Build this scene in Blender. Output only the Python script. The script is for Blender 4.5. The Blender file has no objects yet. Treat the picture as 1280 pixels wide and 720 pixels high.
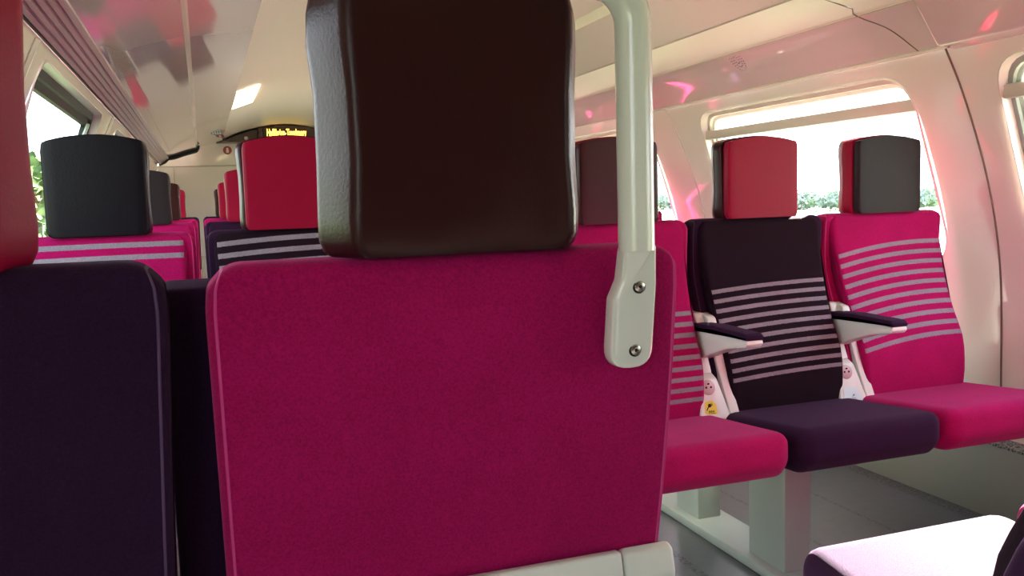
import bpy, bmesh, math, random
from mathutils import Vector, Matrix, noise
PI = math.pi
C = bpy.context.scene.collection
random.seed(7)

# ------------------------------------------------------------------ helpers
def obj(name, bm, mat, parent=None, smooth=True, angle=40):
    me = bpy.data.meshes.new(name)
    bmesh.ops.recalc_face_normals(bm, faces=bm.faces[:])
    bm.to_mesh(me); bm.free()
    if smooth:
        for p in me.polygons: p.use_smooth = True
        try: me.set_sharp_from_angle(angle=math.radians(angle))
        except Exception: pass
    for m in (mat if isinstance(mat, (list, tuple)) else [mat]): me.materials.append(m)
    o = bpy.data.objects.new(name, me); C.objects.link(o)
    if parent is not None: o.parent = parent
    return o
def thing(name, label, cat, loc=(0,0,0), rz=0, group=None):
    o = bpy.data.objects.new(name, None); C.objects.link(o)
    o.location = loc; o.rotation_euler = (0,0,rz)
    o['label'] = label; o['category'] = cat
    if group: o['group'] = group
    return o
def tag(o, label, cat, group=None, kind=None):
    o['label'] = label; o['category'] = cat
    if group: o['group'] = group
    if kind: o['kind'] = kind
    return o
def struct(o):
    o['kind'] = 'structure'; return o

def round_poly(pts, r, seg=4):
    """2-D polygon with rounded corners; r number or list"""
    n = len(pts); out = []
    for i in range(n):
        p = Vector(pts[i]); a = Vector(pts[i-1]); b = Vector(pts[(i+1) % n])
        ri = r[i] if isinstance(r, (list, tuple)) else r
        da = (a-p); db = (b-p); la = da.length; lb = db.length
        da.normalize(); db.normalize()
        ang = da.angle(db)
        t = min(ri/max(math.tan(ang/2), 1e-4), la*.48, lb*.48)
        if t < 1e-5 or ang > PI-.02:
            out.append(p.copy()); continue
        s = p+da*t; e = p+db*t
        for k in range(seg+1):
            u = k/seg
            out.append((1-u)**2*s + 2*u*(1-u)*p + u*u*e)
    return out
def dense(ring, mx):
    out = []
    for i, p in enumerate(ring):
        q = ring[(i+1) % len(ring)]; k = max(1, int((q-p).length/mx))
        for j in range(k): out.append(p+(q-p)*(j/k))
    return out
def area2(r): return sum(r[i-1].x*r[i].y - r[i].x*r[i-1].y for i in range(len(r)))/2
def inset_ring(ring, d):
    if abs(d) < 1e-7: return [p.copy() for p in ring]
    s = 1 if area2(ring) > 0 else -1
    out = []; n = len(ring)
    for i in range(n):
        t = (ring[(i+1) % n]-ring[i-1]); t.normalize()
        nrm = Vector((-t.y, t.x))*s
        out.append(ring[i]+nrm*d)
    return out
def loft(bm, rings, caps=True):
    vs = [[bm.verts.new(p) for p in r] for r in rings]
    n = len(vs[0])
    for a, b in zip(vs, vs[1:]):
        for i in range(n):
            bm.faces.new((a[i], a[(i+1) % n], b[(i+1) % n], b[i]))
    if caps:
        bm.faces.new(vs[0][::-1]); bm.faces.new(vs[-1])
def soft_extrude(bm, ring, t0, t1, r, mapper, seg=4, mids=()):
    """extrude a 2-D ring from t0 to t1, both ends rolled over with radius r"""
    levels = [(t0 + r*(1-math.cos(PI/2*k/seg)), r*(1-math.sin(PI/2*k/seg))) for k in range(seg+1)]
    levels += [(t0+m_, 0) for m_ in mids]+[(t1-m_, 0) for m_ in reversed(mids)]
    levels += [(t1 - r*(1-math.sin(PI/2*k/seg)), r*(1-math.cos(PI/2*k/seg))) for k in range(seg+1)]
    rings = []
    for t, ins in levels:
        rings.append([mapper(p.x, p.y, t) for p in inset_ring(ring, ins)])
    loft(bm, rings)
def tube(bm, pts, r, seg=8, closed=False, radii=None):
    pts = [Vector(p) for p in pts]; n = len(pts)
    rings = []; up = None
    for i in range(n):
        if closed: t = pts[(i+1) % n]-pts[i-1]
        else: t = pts[min(i+1, n-1)]-pts[max(i-1, 0)]
        t.normalize()
        if up is None:
            up = Vector((0,0,1)) if abs(t.z) < .9 else Vector((1,0,0))
        s = t.cross(up); s.normalize(); up = s.cross(t); up.normalize()
        rr = radii[i] if radii else r
        rings.append([pts[i]+(s*math.cos(2*PI*k/seg)+up*math.sin(2*PI*k/seg))*rr for k in range(seg)])
    if closed: rings.append(rings[0])
    if closed:
        vs = [[bm.verts.new(p) for p in rg] for rg in rings[:-1]]
        for i in range(n):
            a = vs[i]; b = vs[(i+1) % n]
            for k in range(seg): bm.faces.new((a[k], a[(k+1) % seg], b[(k+1) % seg], b[k]))
    else: loft(bm, rings)
def box(bm, x0, x1, y0, y1, z0, z1, bev=0, seg=2):
    m = bmesh.ops.create_cube(bm, size=1)
    vs = m['verts']
    for v in vs:
        v.co = Vector((x0+(v.co.x+.5)*(x1-x0), y0+(v.co.y+.5)*(y1-y0), z0+(v.co.z+.5)*(z1-z0)))
    if bev:
        es = list({e for v in vs for e in v.link_edges})
        bmesh.ops.bevel(bm, geom=es, offset=bev, segments=seg, affect='EDGES', profile=.5)
def disc(bm, c, nrm, r, h, seg=24, r2=None):
    """short cylinder centred on c, along nrm"""
    nrm = Vector(nrm).normalized(); c = Vector(c)
    q = nrm.to_track_quat('Z', 'Y')
    rings = []
    for d, rr in ((0, r), (h*.7, r), (h, (r2 if r2 is not None else r*.9))):
        rings.append([c+q@Vector((rr*math.cos(2*PI*k/seg), rr*math.sin(2*PI*k/seg), d)) for k in range(seg)])
    loft(bm, rings)
def interp(tab, z):
    """tab: list (z, v) ascending; smooth (monotone-ish) interpolation"""
    if z <= tab[0][0]: return tab[0][1]
    if z >= tab[-1][0]: return tab[-1][1]
    for i in range(len(tab)-1):
        if tab[i][0] <= z <= tab[i+1][0]:
            z0, v0 = tab[i]; z1, v1 = tab[i+1]
            u = (z-z0)/(z1-z0)
            def slope(j):
                if j <= 0 or j >= len(tab)-1:
                    j0 = max(j-1, 0); j1 = min(j+1, len(tab)-1)
                else: j0, j1 = j-1, j+1
                return (tab[j1][1]-tab[j0][1])/(tab[j1][0]-tab[j0][0])
            m0 = slope(i)*(z1-z0); m1 = slope(i+1)*(z1-z0)
            return (2*u**3-3*u*u+1)*v0+(u**3-2*u*u+u)*m0+(-2*u**3+3*u*u)*v1+(u**3-u*u)*m1

# ------------------------------------------------------------------ materials
def base_mat(name):
    m = bpy.data.materials.new(name); m.use_nodes = True
    nt = m.node_tree; return m, nt, nt.nodes['Principled BSDF']
def noise_bump(nt, b, scale, strength, dist=.002, detail=3):
    tc = nt.nodes.new('ShaderNodeTexCoord'); nz = nt.nodes.new('ShaderNodeTexNoise')
    nz.inputs['Scale'].default_value = scale; nz.inputs['Detail'].default_value = detail
    bp = nt.nodes.new('ShaderNodeBump'); bp.inputs['Strength'].default_value = strength
    bp.inputs['Distance'].default_value = dist
    nt.links.new(tc.outputs['Object'], nz.inputs['Vector'])
    nt.links.new(nz.outputs['Fac'], bp.inputs['Height'])
    nt.links.new(bp.outputs['Normal'], b.inputs['Normal'])
    return tc, nz
def plain(name, col, rough=.5, spec=.5, metal=0, coat=0, bump=None, ior=None):
    m, nt, b = base_mat(name)
    b.inputs['Base Color'].default_value = (*col, 1); b.inputs['Roughness'].default_value = rough
    b.inputs['Specular IOR Level'].default_value = spec; b.inputs['Metallic'].default_value = metal
    b.inputs['Coat Weight'].default_value = coat; b.inputs['Coat Roughness'].default_value = .06
    if ior: b.inputs['IOR'].default_value = ior
    if bump: noise_bump(nt, b, *bump)
    return m
def emis(name, col, s):
    m, nt, b = base_mat(name)
    b.inputs['Base Color'].default_value = (*col, 1)
    b.inputs['Emission Color'].default_value = (*col, 1); b.inputs['Emission Strength'].default_value = s
    return m
def fabric(name, col, sheen_col, stripes=None, sheen=.25):
    """woven velour; stripes = (z0, count, pitch, frac, curv, x0)"""
    m, nt, b = base_mat(name); N = nt.nodes; L = nt.links
    b.inputs['Roughness'].default_value = .9; b.inputs['Specular IOR Level'].default_value = .12
    b.inputs['Sheen Weight'].default_value = sheen; b.inputs['Sheen Roughness'].default_value = .45
    b.inputs['Sheen Tint'].default_value = (*sheen_col, 1)
    tc, nz = noise_bump(nt, b, 900, .5, .0015, 2)
    n2 = N.new('ShaderNodeTexNoise'); n2.inputs['Scale'].default_value = 420; n2.inputs['Detail'].default_value = 4
    L.new(tc.outputs['Object'], n2.inputs['Vector'])
    n3 = N.new('ShaderNodeTexNoise'); n3.inputs['Scale'].default_value = 9; n3.inputs['Detail'].default_value = 3
    L.new(tc.outputs['Object'], n3.inputs['Vector'])
    mr = N.new('ShaderNodeMapRange'); mr.inputs['From Min'].default_value = .3; mr.inputs['From Max'].default_value = .7
    mr.inputs['To Min'].default_value = .78; mr.inputs['To Max'].default_value = 1.22
    L.new(n2.outputs['Fac'], mr.inputs['Value'])
    mr3 = N.new('ShaderNodeMapRange'); mr3.inputs['From Min'].default_value = .3; mr3.inputs['From Max'].default_value = .7
    mr3.inputs['To Min'].default_value = .92; mr3.inputs['To Max'].default_value = 1.08
    L.new(n3.outputs['Fac'], mr3.inputs['Value'])
    mu = N.new('ShaderNodeMath'); mu.operation = 'MULTIPLY'
    L.new(mr.outputs[0], mu.inputs[0]); L.new(mr3.outputs[0], mu.inputs[1])
    vm = N.new('ShaderNodeVectorMath'); vm.operation = 'SCALE'
    L.new(mu.outputs[0], vm.inputs['Scale'])
    if stripes:
        z0, cnt, pitch, frac, curv, x0 = stripes
        z1 = z0+(cnt-1)*pitch+frac*pitch
        sx = N.new('ShaderNodeSeparateXYZ'); L.new(tc.outputs['Object'], sx.inputs[0])
        def M(op, a, bb=None):
            n = N.new('ShaderNodeMath'); n.operation = op
            for i, v in enumerate((a, bb)):
                if v is None: continue
                if isinstance(v, (int, float)): n.inputs[i].default_value = v
                else: L.new(v, n.inputs[i])
            return n.outputs[0]
        dx = M('SUBTRACT', sx.outputs['X'], x0)
        zz = M('ADD', sx.outputs['Z'], M('MULTIPLY', M('MULTIPLY', dx, dx), curv))
        # knit edge: stripe borders step a little from stitch to stitch
        jit = M('MULTIPLY', M('SUBTRACT', n2.outputs['Fac'], .5), .0035)
        zz = M('ADD', zz, jit)
        fr = M('LESS_THAN', M('FRACT', M('DIVIDE', M('SUBTRACT', zz, z0), pitch)), frac)
        ins = M('MULTIPLY', M('GREATER_THAN', zz, z0), M('LESS_THAN', zz, z1))
        f = M('MULTIPLY', M('MULTIPLY', fr, ins), M('LESS_THAN', M('ABSOLUTE', sx.outputs['X']), M('SUBTRACT', .188, M('MULTIPLY', M('MINIMUM', 1.0, M('MAXIMUM', 0.0, M('MULTIPLY', M('SUBTRACT', .9, sx.outputs['Z']), 2.0))), .0188))))
        mx = N.new('ShaderNodeMix'); mx.data_type = 'RGBA'
        L.new(f, mx.inputs['Factor'])
        mx.inputs['A'].default_value = (*col, 1); mx.inputs['B'].default_value = (.25, .225, .255, 1)
        L.new(mx.outputs['Result'], vm.inputs[0])
    else:
        vm.inputs[0].default_value = col
    L.new(vm.outputs[0], b.inputs['Base Color'])
    return m

PINK = (.345, .003, .086); PURP = (.022, .006, .026); BLACK = (.012, .005, .010)
PSH = (1, .25, .6); USH = (.5, .28, .5)
m_pink = fabric('pink_velour', PINK, PSH)
m_purple = fabric('purple_velour', PURP, USH, sheen=.13)
m_black = fabric('black_velour', BLACK, USH, sheen=.15)
def stripe(kind, z0, cnt, pitch, curv=.12, x0=.1, frac=.42):
    base, sh = {'pink': (PINK, PSH), 'black': (BLACK, USH)}[kind]
    return fabric(kind+'_striped_velour', base, sh, (z0, cnt, pitch, frac, curv, x0), sheen=.05 if kind == 'black' else .15)
m_lea_dark = plain('dark_brown_leather', (.030, .006, .006), .30, .24, bump=(260, .25, .001, 4))
m_lea_grey = plain('dark_grey_leather', (.020, .014, .017), .38, .12, bump=(260, .25, .001, 4))
m_lea_pink = plain('crimson_leather', (.26, .004, .030), .38, .13, bump=(260, .25, .001, 4))
m_shell = plain('white_green_plastic', (.72, .76, .68), .3, .5)
m_pole = plain('cream_painted_metal', (.74, .76, .66), .22, .5, coat=.4)
m_cream = plain('cream_wall_plastic', (.80, .74, .66), .18, .5, coat=.6)
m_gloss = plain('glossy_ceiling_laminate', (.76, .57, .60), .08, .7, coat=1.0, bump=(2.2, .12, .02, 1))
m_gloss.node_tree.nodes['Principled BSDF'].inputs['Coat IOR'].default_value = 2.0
m_satin = plain('satin_ceiling_panel', (.80, .70, .64), .22, .5, coat=.6)
m_matte = plain('matte_ceiling_panel', (.80, .70, .62), .42, .4)
m_alu = plain('brushed_aluminium', (.55, .45, .50), .3, .5, metal=.6)
m_alu_dark = plain('dark_seam', (.05, .04, .045), .6)
m_rubber = plain('black_rubber', (.012, .012, .013), .55)
m_beige = plain('beige_trim_and_frame_glare', (.50, .44, .38), .35)
m_greygreen = plain('grey_green_frame', (.30, .34, .30), .4)
m_steel = plain('steel_screw', (.6, .58, .5), .25, .5, metal=1)
m_greymetal = plain('grey_green_painted_steel', (.33, .38, .34), .35)
m_dkteal = plain('teal_grey_paint', (.12, .16, .16), .4)
m_socket = plain('pinkish_socket_plastic', (.55, .40, .38), .35)
m_hole = plain('black_hole', (.004, .004, .004), .8)
m_yellow = plain('yellow_sticker', (.75, .62, .03), .45)
m_paleblue = plain('pale_blue_sticker', (.62, .80, .78), .45)
m_grey_print = plain('grey_print', (.22, .28, .28), .6)
m_red = plain('red_sticker', (.35, .06, .04), .5)
m_white = plain('white_print', (.8, .75, .7), .5)
m_housing = plain('brown_black_housing', (.045, .028, .015), .35)
m_amber = emis('amber_dots', (1, .62, .08), 6)
m_lamp = emis('warm_lamp_diffuser', (1, .78, .45), 14)
m_thread = plain('pink_piping_cord', (.58, .04, .22), .8)
m_thread_p = plain('purple_piping_cord', (.09, .04, .11), .8)
m_thread_b = plain('black_piping_cord', (.03, .02, .03), .8)

def floor_mat():
    m, nt, b = base_mat('grey_vinyl_floor'); N = nt.nodes; L = nt.links
    tc = N.new('ShaderNodeTexCoord')
    nz = N.new('ShaderNodeTexNoise'); nz.inputs['Scale'].default_value = 30; nz.inputs['Detail'].default_value = 6
    L.new(tc.outputs['Object'], nz.inputs['Vector'])
    cr = N.new('ShaderNodeValToRGB'); cr.color_ramp.elements[0].color = (.055, .063, .066, 1); cr.color_ramp.elements[1].color = (.092, .102, .104, 1)
    L.new(nz.outputs['Fac'], cr.inputs[0])
    vz = N.new('ShaderNodeTexNoise'); vz.inputs['Scale'].default_value = 95; vz.inputs['Detail'].default_value = 2
    L.new(tc.outputs['Object'], vz.inputs['Vector'])
    sx = N.new('ShaderNodeSeparateXYZ'); L.new(tc.outputs['Object'], sx.inputs[0])
    # speckled seam bands parallel to the train, at chosen x
    prev = None
    for xc, w in ((1.19, .012), (1.60, .007), (1.86, .007), (2.170, .034), (.47, .012)):
        s = N.new('ShaderNodeMath'); s.operation = 'SUBTRACT'; s.inputs[1].default_value = xc; L.new(sx.outputs['X'], s.inputs[0])
        a = N.new('ShaderNodeMath'); a.operation = 'ABSOLUTE'; L.new(s.outputs[0], a.inputs[0])
        l = N.new('ShaderNodeMath'); l.operation = 'LESS_THAN'; l.inputs[1].default_value = w; L.new(a.outputs[0], l.inputs[0])
        if prev is None: prev = l.outputs[0]
        else:
            ad = N.new('ShaderNodeMath'); ad.operation = 'MAXIMUM'; L.new(prev, ad.inputs[0]); L.new(l.outputs[0], ad.inputs[1]); prev = ad.outputs[0]
    g = N.new('ShaderNodeMath'); g.operation = 'GREATER_THAN'; g.inputs[1].default_value = .5; L.new(vz.outputs['Fac'], g.inputs[0])
    f = N.new('ShaderNodeMath'); f.operation = 'MULTIPLY'; L.new(prev, f.inputs[0]); L.new(g.outputs[0], f.inputs[1])
    mx = N.new('ShaderNodeMix'); mx.data_type = 'RGBA'; L.new(f.outputs[0], mx.inputs['Factor'])
    L.new(cr.outputs[0], mx.inputs['A']); mx.inputs['B'].default_value = (.02, .02, .02, 1)
    L.new(mx.outputs['Result'], b.inputs['Base Color']); b.inputs['Roughness'].default_value = .28
    return m
def speckle_mat():
    m, nt, b = base_mat('speckled_ledge_carpet'); N = nt.nodes; L = nt.links
    tc = N.new('ShaderNodeTexCoord'); vz = N.new('ShaderNodeTexNoise'); vz.inputs['Scale'].default_value = 150
    L.new(tc.outputs['Object'], vz.inputs['Vector'])
    cr = N.new('ShaderNodeValToRGB'); e = cr.color_ramp.elements
    e[0].position = .46; e[0].color = (.02, .02, .02, 1); e[1].position = .52; e[1].color = (.22, .24, .21, 1)
    L.new(vz.outputs['Fac'], cr.inputs[0]); L.new(cr.outputs[0], b.inputs['Base Color']); b.inputs['Roughness'].default_value = .8
    return m
def glass_mat():
    m = bpy.data.materials.new('window_glass'); m.use_nodes = True; nt = m.node_tree; nt.nodes.clear()
    o = nt.nodes.new('ShaderNodeOutputMaterial'); mx = nt.nodes.new('ShaderNodeMixShader')
    t = nt.nodes.new('ShaderNodeBsdfTransparent'); g = nt.nodes.new('ShaderNodeBsdfGlossy'); g.inputs['Roughness'].default_value = .02
    lw = nt.nodes.new('ShaderNodeLayerWeight'); lw.inputs['Blend'].default_value = .5
    pw = nt.nodes.new('ShaderNodeMath'); pw.operation = 'POWER'; pw.inputs[1].default_value = 5; nt.links.new(lw.outputs['Facing'], pw.inputs[0])
    f = nt.nodes.new('ShaderNodeMath'); f.operation = 'MULTIPLY_ADD'; f.inputs[1].default_value = .8; f.inputs[2].default_value = .05; nt.links.new(pw.outputs[0], f.inputs[0])
    t.inputs['Color'].default_value = (.93, .96, .95, 1)
    nt.links.new(f.outputs[0], mx.inputs[0]); nt.links.new(t.outputs[0], mx.inputs[1]); nt.links.new(g.outputs[0], mx.inputs[2])
    nt.links.new(mx.outputs[0], o.inputs[0]); return m
def foliage_mat(name, c1, c2):
    m, nt, b = base_mat(name); N = nt.nodes; L = nt.links
    tc = N.new('ShaderNodeTexCoord'); n = N.new('ShaderNodeTexNoise'); n.inputs['Scale'].default_value = 3; n.inputs['Detail'].default_value = 8
    L.new(tc.outputs['Object'], n.inputs['Vector']); cr = N.new('ShaderNodeValToRGB')
    cr.color_ramp.elements[0].position = .35; cr.color_ramp.elements[1].position = .65
    cr.color_ramp.elements[0].color = (*c1, 1); cr.color_ramp.elements[1].color = (*c2, 1)
    L.new(n.outputs['Fac'], cr.inputs[0]); L.new(cr.outputs[0], b.inputs['Base Color']); b.inputs['Roughness'].default_value = .8
    return m
m_floor = floor_mat(); m_speck = speckle_mat(); m_glass = glass_mat()
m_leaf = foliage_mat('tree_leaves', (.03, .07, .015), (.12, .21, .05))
m_leaf_haze = foliage_mat('tree_leaves_haze', (.24, .30, .25), (.34, .40, .34))  # distance haze put into the leaf colour as paleness
m_grass = foliage_mat('meadow_grass', (.07, .12, .04), (.14, .20, .07))
m_bark = plain('bark', (.08, .06, .04), .9)

# ------------------------------------------------------------------ the carriage shell
Y0, Y1 = -1.15, 9.4
WR = [(0, 2.27), (.376, 2.255), (.72, 2.243), (.935, 2.207), (1.123, 2.146), (1.283, 2.076), (1.40, 2.012)]
def xr(z): return interp(WR, z)
WL = [(0, -.615), (.376, -.600), (.72, -.588), (.935, -.555), (1.123, -.505), (1.283, -.448), (1.46, -.372)]
def xl(z): return interp(WL, z)
HOLES = {
    'right': [(-.95, .22), (.62, 1.88), (2.18, 3.40), (3.86, 5.02), (5.48, 6.62), (7.08, 8.22)],
    'left':  [(-.95, .10), (.90, 2.42), (2.74, 4.27), (4.92, 6.20), (6.70, 7.90)],
}
ZW0, ZW1 = .74, 1.352
ZS = {'right': (.74, 1.352), 'left': (.80, 1.432)}
def hole_loop(y0, y1, ins=0, seg=7, r=.11, side='right'):
    ZW0, ZW1 = ZS[side]
    rr = max(r-ins, .02)
    return round_poly([(y0+ins, ZW0+ins), (y1-ins, ZW0+ins), (y1-ins, ZW1-ins), (y0+ins, ZW1-ins)], rr, seg)
RAD = {'right': .12, 'left': .07}
def wall(side, f, ztop):
    bm = bmesh.new(); edges = []
    def add(loop):
        vs = [bm.verts.new((0, p[0], p[1])) for p in loop]
        for i in range(len(vs)): edges.append(bm.edges.new((vs[i-1], vs[i])))
    add([(Y0, 0), (Y1, 0), (Y1, ztop), (Y0, ztop)])
    for y0, y1 in HOLES[side]: add(hole_loop(y0, y1, side=side, r=RAD[side]))
    bmesh.ops.triangle_fill(bm, use_beauty=True, use_dissolve=False, edges=edges)
    for k in range(1, 28):
        z = ztop*k/28
        bmesh.ops.bisect_plane(bm, geom=bm.verts[:]+bm.edges[:]+bm.faces[:], plane_co=(0, 0, z), plane_no=(0, 0, 1))
    for v in bm.verts: v.co.x = f(v.co.z)
    return struct(obj('wall_'+side, bm, m_cream, None, True, 60))
wall('right', xr, 1.40); wall('left', xl, 1.46)

def window(n, side, y0, y1):
    f = xr if side == 'right' else xl; s = 1 if side == 'right' else -1
    ZW0, ZW1 = ZS[side]; kw = dict(side=side, r=RAD[side])
    e = bpy.data.objects.new('window_%d' % n, None); C.objects.link(e); struct(e)
    def P(p, d): return Vector((f(p[1])+s*d, p[0], p[1]))
    def strip(bm, a, b):
        va = [bm.verts.new(p) for p in a]; vb = [bm.verts.new(p) for p in b]
        for i in range(len(va)): bm.faces.new((va[i-1], va[i], vb[i], vb[i-1]))
    l0 = hole_loop(y0, y1, **kw); l1 = hole_loop(y0, y1, .006, **kw); l2 = hole_loop(y0, y1, .03 if side == 'left' else .02, **kw); l3 = hole_loop(y0, y1, .052 if side == 'left' else .032, **kw)
    bm = bmesh.new()
    strip(bm, [P(p, 0) for p in l0], [P(p, -.004) for p in l1]); strip(bm, [P(p, -.004) for p in l1], [P(p, .03) for p in l1])
    obj('window_reveal', bm, m_cream if side == 'right' else m_alu, e)
    fm = m_beige if (side == 'right' and n > 2) else (m_greygreen if side == 'right' else m_rubber)  # frames are grey-green; farther right ones have window glare put into a beige colour
    bm = bmesh.new()
    strip(bm, [P(p, .03) for p in l1], [P(p, .03) for p in l2]); strip(bm, [P(p, .03) for p in l2], [P(p, .042) for p in l2])
    obj('window_frame', bm, fm, e)
    bm = bmesh.new()
    strip(bm, [P(p, .042) for p in l2], [P(p, .045) for p in l3]); strip(bm, [P(p, .045) for p in l3], [P(p, .062) for p in l3])
    obj('window_gasket', bm, m_rubber if side == 'left' else fm, e)
    # pane, curved with the wall
    bm = bmesh.new()
    K = 12
    rows = []
    for k in range(K+1):
        z = ZW0+.04+(ZW1-ZW0-.08)*k/K
        rows.append([bm.verts.new((f(z)+s*.058, y, z)) for y in (y0+.04, y1-.04)])
    for a, b in zip(rows, rows[1:]): bm.faces.new((a[0], a[1], b[1], b[0]))
    obj('window_pane', bm, m_glass, e)
    if side == 'right':
        # roller-blind bar across the upper part and the slider stile at the far end
        bm = bmesh.new()
        xx = f(1.257)
        box(bm, xx+.004, xx+.034, y0+.01, y1-.01, 1.238, 1.276, .004)
        obj('blind_bar', bm, m_beige, e)
        bm = bmesh.new()
        z0_, z1_ = ZW0+.03, 1.24
        pts = [(f(z0_+(z1_-z0_)*k/10)+.04, y1-.075, z0_+(z1_-z0_)*k/10) for k in range(11)]
        tube(bm, pts, .009, 6)
        obj('slider_stile', bm, m_greymetal, e)
    else:
        bm = bmesh.new()
        pts = [(f(ZW0+.05+(ZW1-ZW0-.1)*k/10)-.03, y1-.085, ZW0+.05+(ZW1-ZW0-.1)*k/10) for k in range(11)]
        tube(bm, pts, .008, 6)
        obj('slider_stile', bm, m_greymetal, e)
    # portal so the daylight through the opening is sampled well
    ld = bpy.data.lights.new('window_portal', 'AREA'); ld.shape = 'RECTANGLE'
    ld.size = ZW1-ZW0+.1; ld.size_y = y1-y0+.1; ld.cycles.is_portal = True
    lo = bpy.data.objects.new('window_portal', ld); C.objects.link(lo)
    lo.location = ((f(ZW0)+f(ZW1))/2+s*.11, (y0+y1)/2, (ZW0+ZW1)/2)
    d = Vector((-s*(ZW1-ZW0), 0, -(abs(f(ZW0)-f(ZW1)))))  # inward normal
    lo.rotation_euler = Vector((-s, 0, -.35)).to_track_quat('-Z', 'Y').to_euler()
    lo.rotation_euler = (Matrix(((0, 0, s), (0, 1*s, 0), (-1, 0, 0))) if False else Vector((-s, 0, -.0)).to_track_quat('-Z', 'Y').to_matrix()).to_euler()
    ld.size, ld.size_y = y1-y0+.1, ZW1-ZW0+.1
n = 1
for side in ('right', 'left'):
    for y0, y1 in HOLES[side]:
        window(n, side, y0, y1); n += 1

def extrude_profile(name, prof, mat, y0=Y0, y1=Y1, thick=0, seg=1, parent=None, angle=35):
    bm = bmesh.new()
    prof = [Vector(p) for p in prof]
    ys = [y0+(y1-y0)*k/seg for k in range(seg+1)]
    g = [[bm.verts.new((p.x, y, p.y)) for p in prof] for y in ys]
    for a, b in zip(g, g[1:]):
        for i in range(len(prof)-1): bm.faces.new((a[i], a[i+1], b[i+1], b[i]))
    if thick:
        bmesh.ops.recalc_face_normals(bm, faces=bm.faces[:])
        bmesh.ops.solidify(bm, geom=bm.faces[:], thickness=thick)
    return obj(name, bm, mat, parent, True, angle)
def arc(pts, sub=8):
    """Catmull-Rom through pts"""
    P = [Vector(p) for p in pts]; P = [2*P[0]-P[1]]+P+[2*P[-1]-P[-2]]; out = []
    for i in range(1, len(P)-2):
        for k in range(sub):
            t = k/sub; a, b, c, d = P[i-1:i+3]
            out.append(.5*((2*b)+(-a+c)*t+(2*a-5*b+4*c-d)*t*t+(-a+3*b-3*c+d)*t**3))
    out.append(P[-2]); return out

# floor
bm = bmesh.new()
vs = [bm.verts.new(p) for p in ((-.63, Y0, 0), (2.28, Y0, 0), (2.28, Y1, 0), (-.63, Y1, 0))]; bm.faces.new(vs)
struct(obj('floor', bm, m_floor))
# heater casings along the walls
def casing(name, s):
    pr = [(2.195, 0), (2.195, .215), (2.200, .225), (2.262, .228)]
    pr2 = [(2.2, .2285), (2.262, .2305)]
    if s < 0: pr = [(1.655-x, z) for x, z in pr]
    o = struct(extrude_profile(name, pr, m_greygreen2))
    pr2 = [(2.193, .224), (2.193, .2315), (2.262, .233)]
    if s < 0: pr2 = [(1.655-x, z) for x, z in pr2]
    extrude_profile('baseboard_cap', pr2, m_speck, parent=o)
m_greygreen2 = plain('grey_green_casing_paint', (.15, .17, .14), .45)
casing('baseboard_right', 1); casing('baseboard_left', -1)

# ceiling: one centre arch, glossy side bands, each its own structure piece
right_band = arc([(2.012, 1.392), (1.955, 1.47), (1.915, 1.512)], 6)+[Vector((1.90, 1.522))]
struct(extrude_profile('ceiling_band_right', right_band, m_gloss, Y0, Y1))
struct(extrude_profile('ceiling_cove_right', [(1.90, 1.522), (1.895, 1.528)]+arc([(1.89, 1.527), (1.78, 1.537), (1.66, 1.556)], 5), m_matte, Y0, Y1))
struct(extrude_profile('ceiling_slope_right', [(1.66, 1.556), (1.655, 1.562)]+arc([(1.652, 1.561), (1.55, 1.612), (1.435, 1.662)], 5)+[Vector((1.43, 1.70))], m_satin, Y0, Y1))
struct(extrude_profile('ceiling_arch', arc([(.226, 1.695), (.50, 1.785), (.83, 1.83), (1.16, 1.785), (1.43, 1.70)], 8), m_matte, Y0, Y1))
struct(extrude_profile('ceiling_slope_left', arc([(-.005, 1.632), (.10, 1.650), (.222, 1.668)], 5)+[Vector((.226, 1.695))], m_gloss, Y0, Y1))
struct(extrude_profile('ceiling_gutter', [(-.022, 1.585), (-.022, 1.597), (-.012, 1.598), (-.012, 1.612), (-.004, 1.614), (-.005, 1.632)], m_cream, Y0, 9.15, 0))
left_gloss = arc([(-.282, 1.516), (-.22, 1.526), (-.13, 1.556), (-.022, 1.585)], 7)
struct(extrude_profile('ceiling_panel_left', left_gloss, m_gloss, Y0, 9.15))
# upper seal above the low left side so no daylight leaks behind the panels
struct(extrude_profile('ceiling_back_left', [(-.372, 1.46), (-.385, 1.66), (0, 1.67)], m_cream, Y0, Y1))
# ribbed aluminium strip under the left side (the lip of the luggage shelf)
t = thing('luggage_shelf_edge', 'ribbed aluminium luggage shelf underside running above the left window wall', 'luggage shelf', (-.29, 3.9, 1.44))
a = Vector((-.362, 1.458)); b = Vector((-.282, 1.515)); d = (b-a); L_ = d.length; d.normalize(); nn = Vector((d.y, -d.x))
prof = []
K = 5
for k in range(K):
    u0 = L_*k/K; w = L_/K
    for du, h in ((0, .0), (.16, .0), (.22, .011), (.88, .011), (.94, 0)):
        p = a+d*(u0+du*w)+nn*h; prof.append((p.x, p.y))
prof.append((b.x, b.y))
ribs = extrude_profile('ribbed_panel', [(x+.29, z-1.44) for x, z in prof], m_alu, Y0+.01-3.9, 9.15-3.9, 0, parent=t, angle=20)
lip = bmesh.new(); tube(lip, [(-.281+.29, Y0+.02-3.9, 1.513-1.44), (-.281+.29, 9.15-3.9, 1.513-1.44)], .006, 8)
obj('front_lip', lip, m_alu, t)
lip = bmesh.new(); tube(lip, [(-.362+.29, Y0+.02-3.9, 1.456-1.44), (-.362+.29, 9.15-3.9, 1.456-1.44)], .0045, 6)
obj('dark_seam', lip, m_alu_dark, t)
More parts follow.
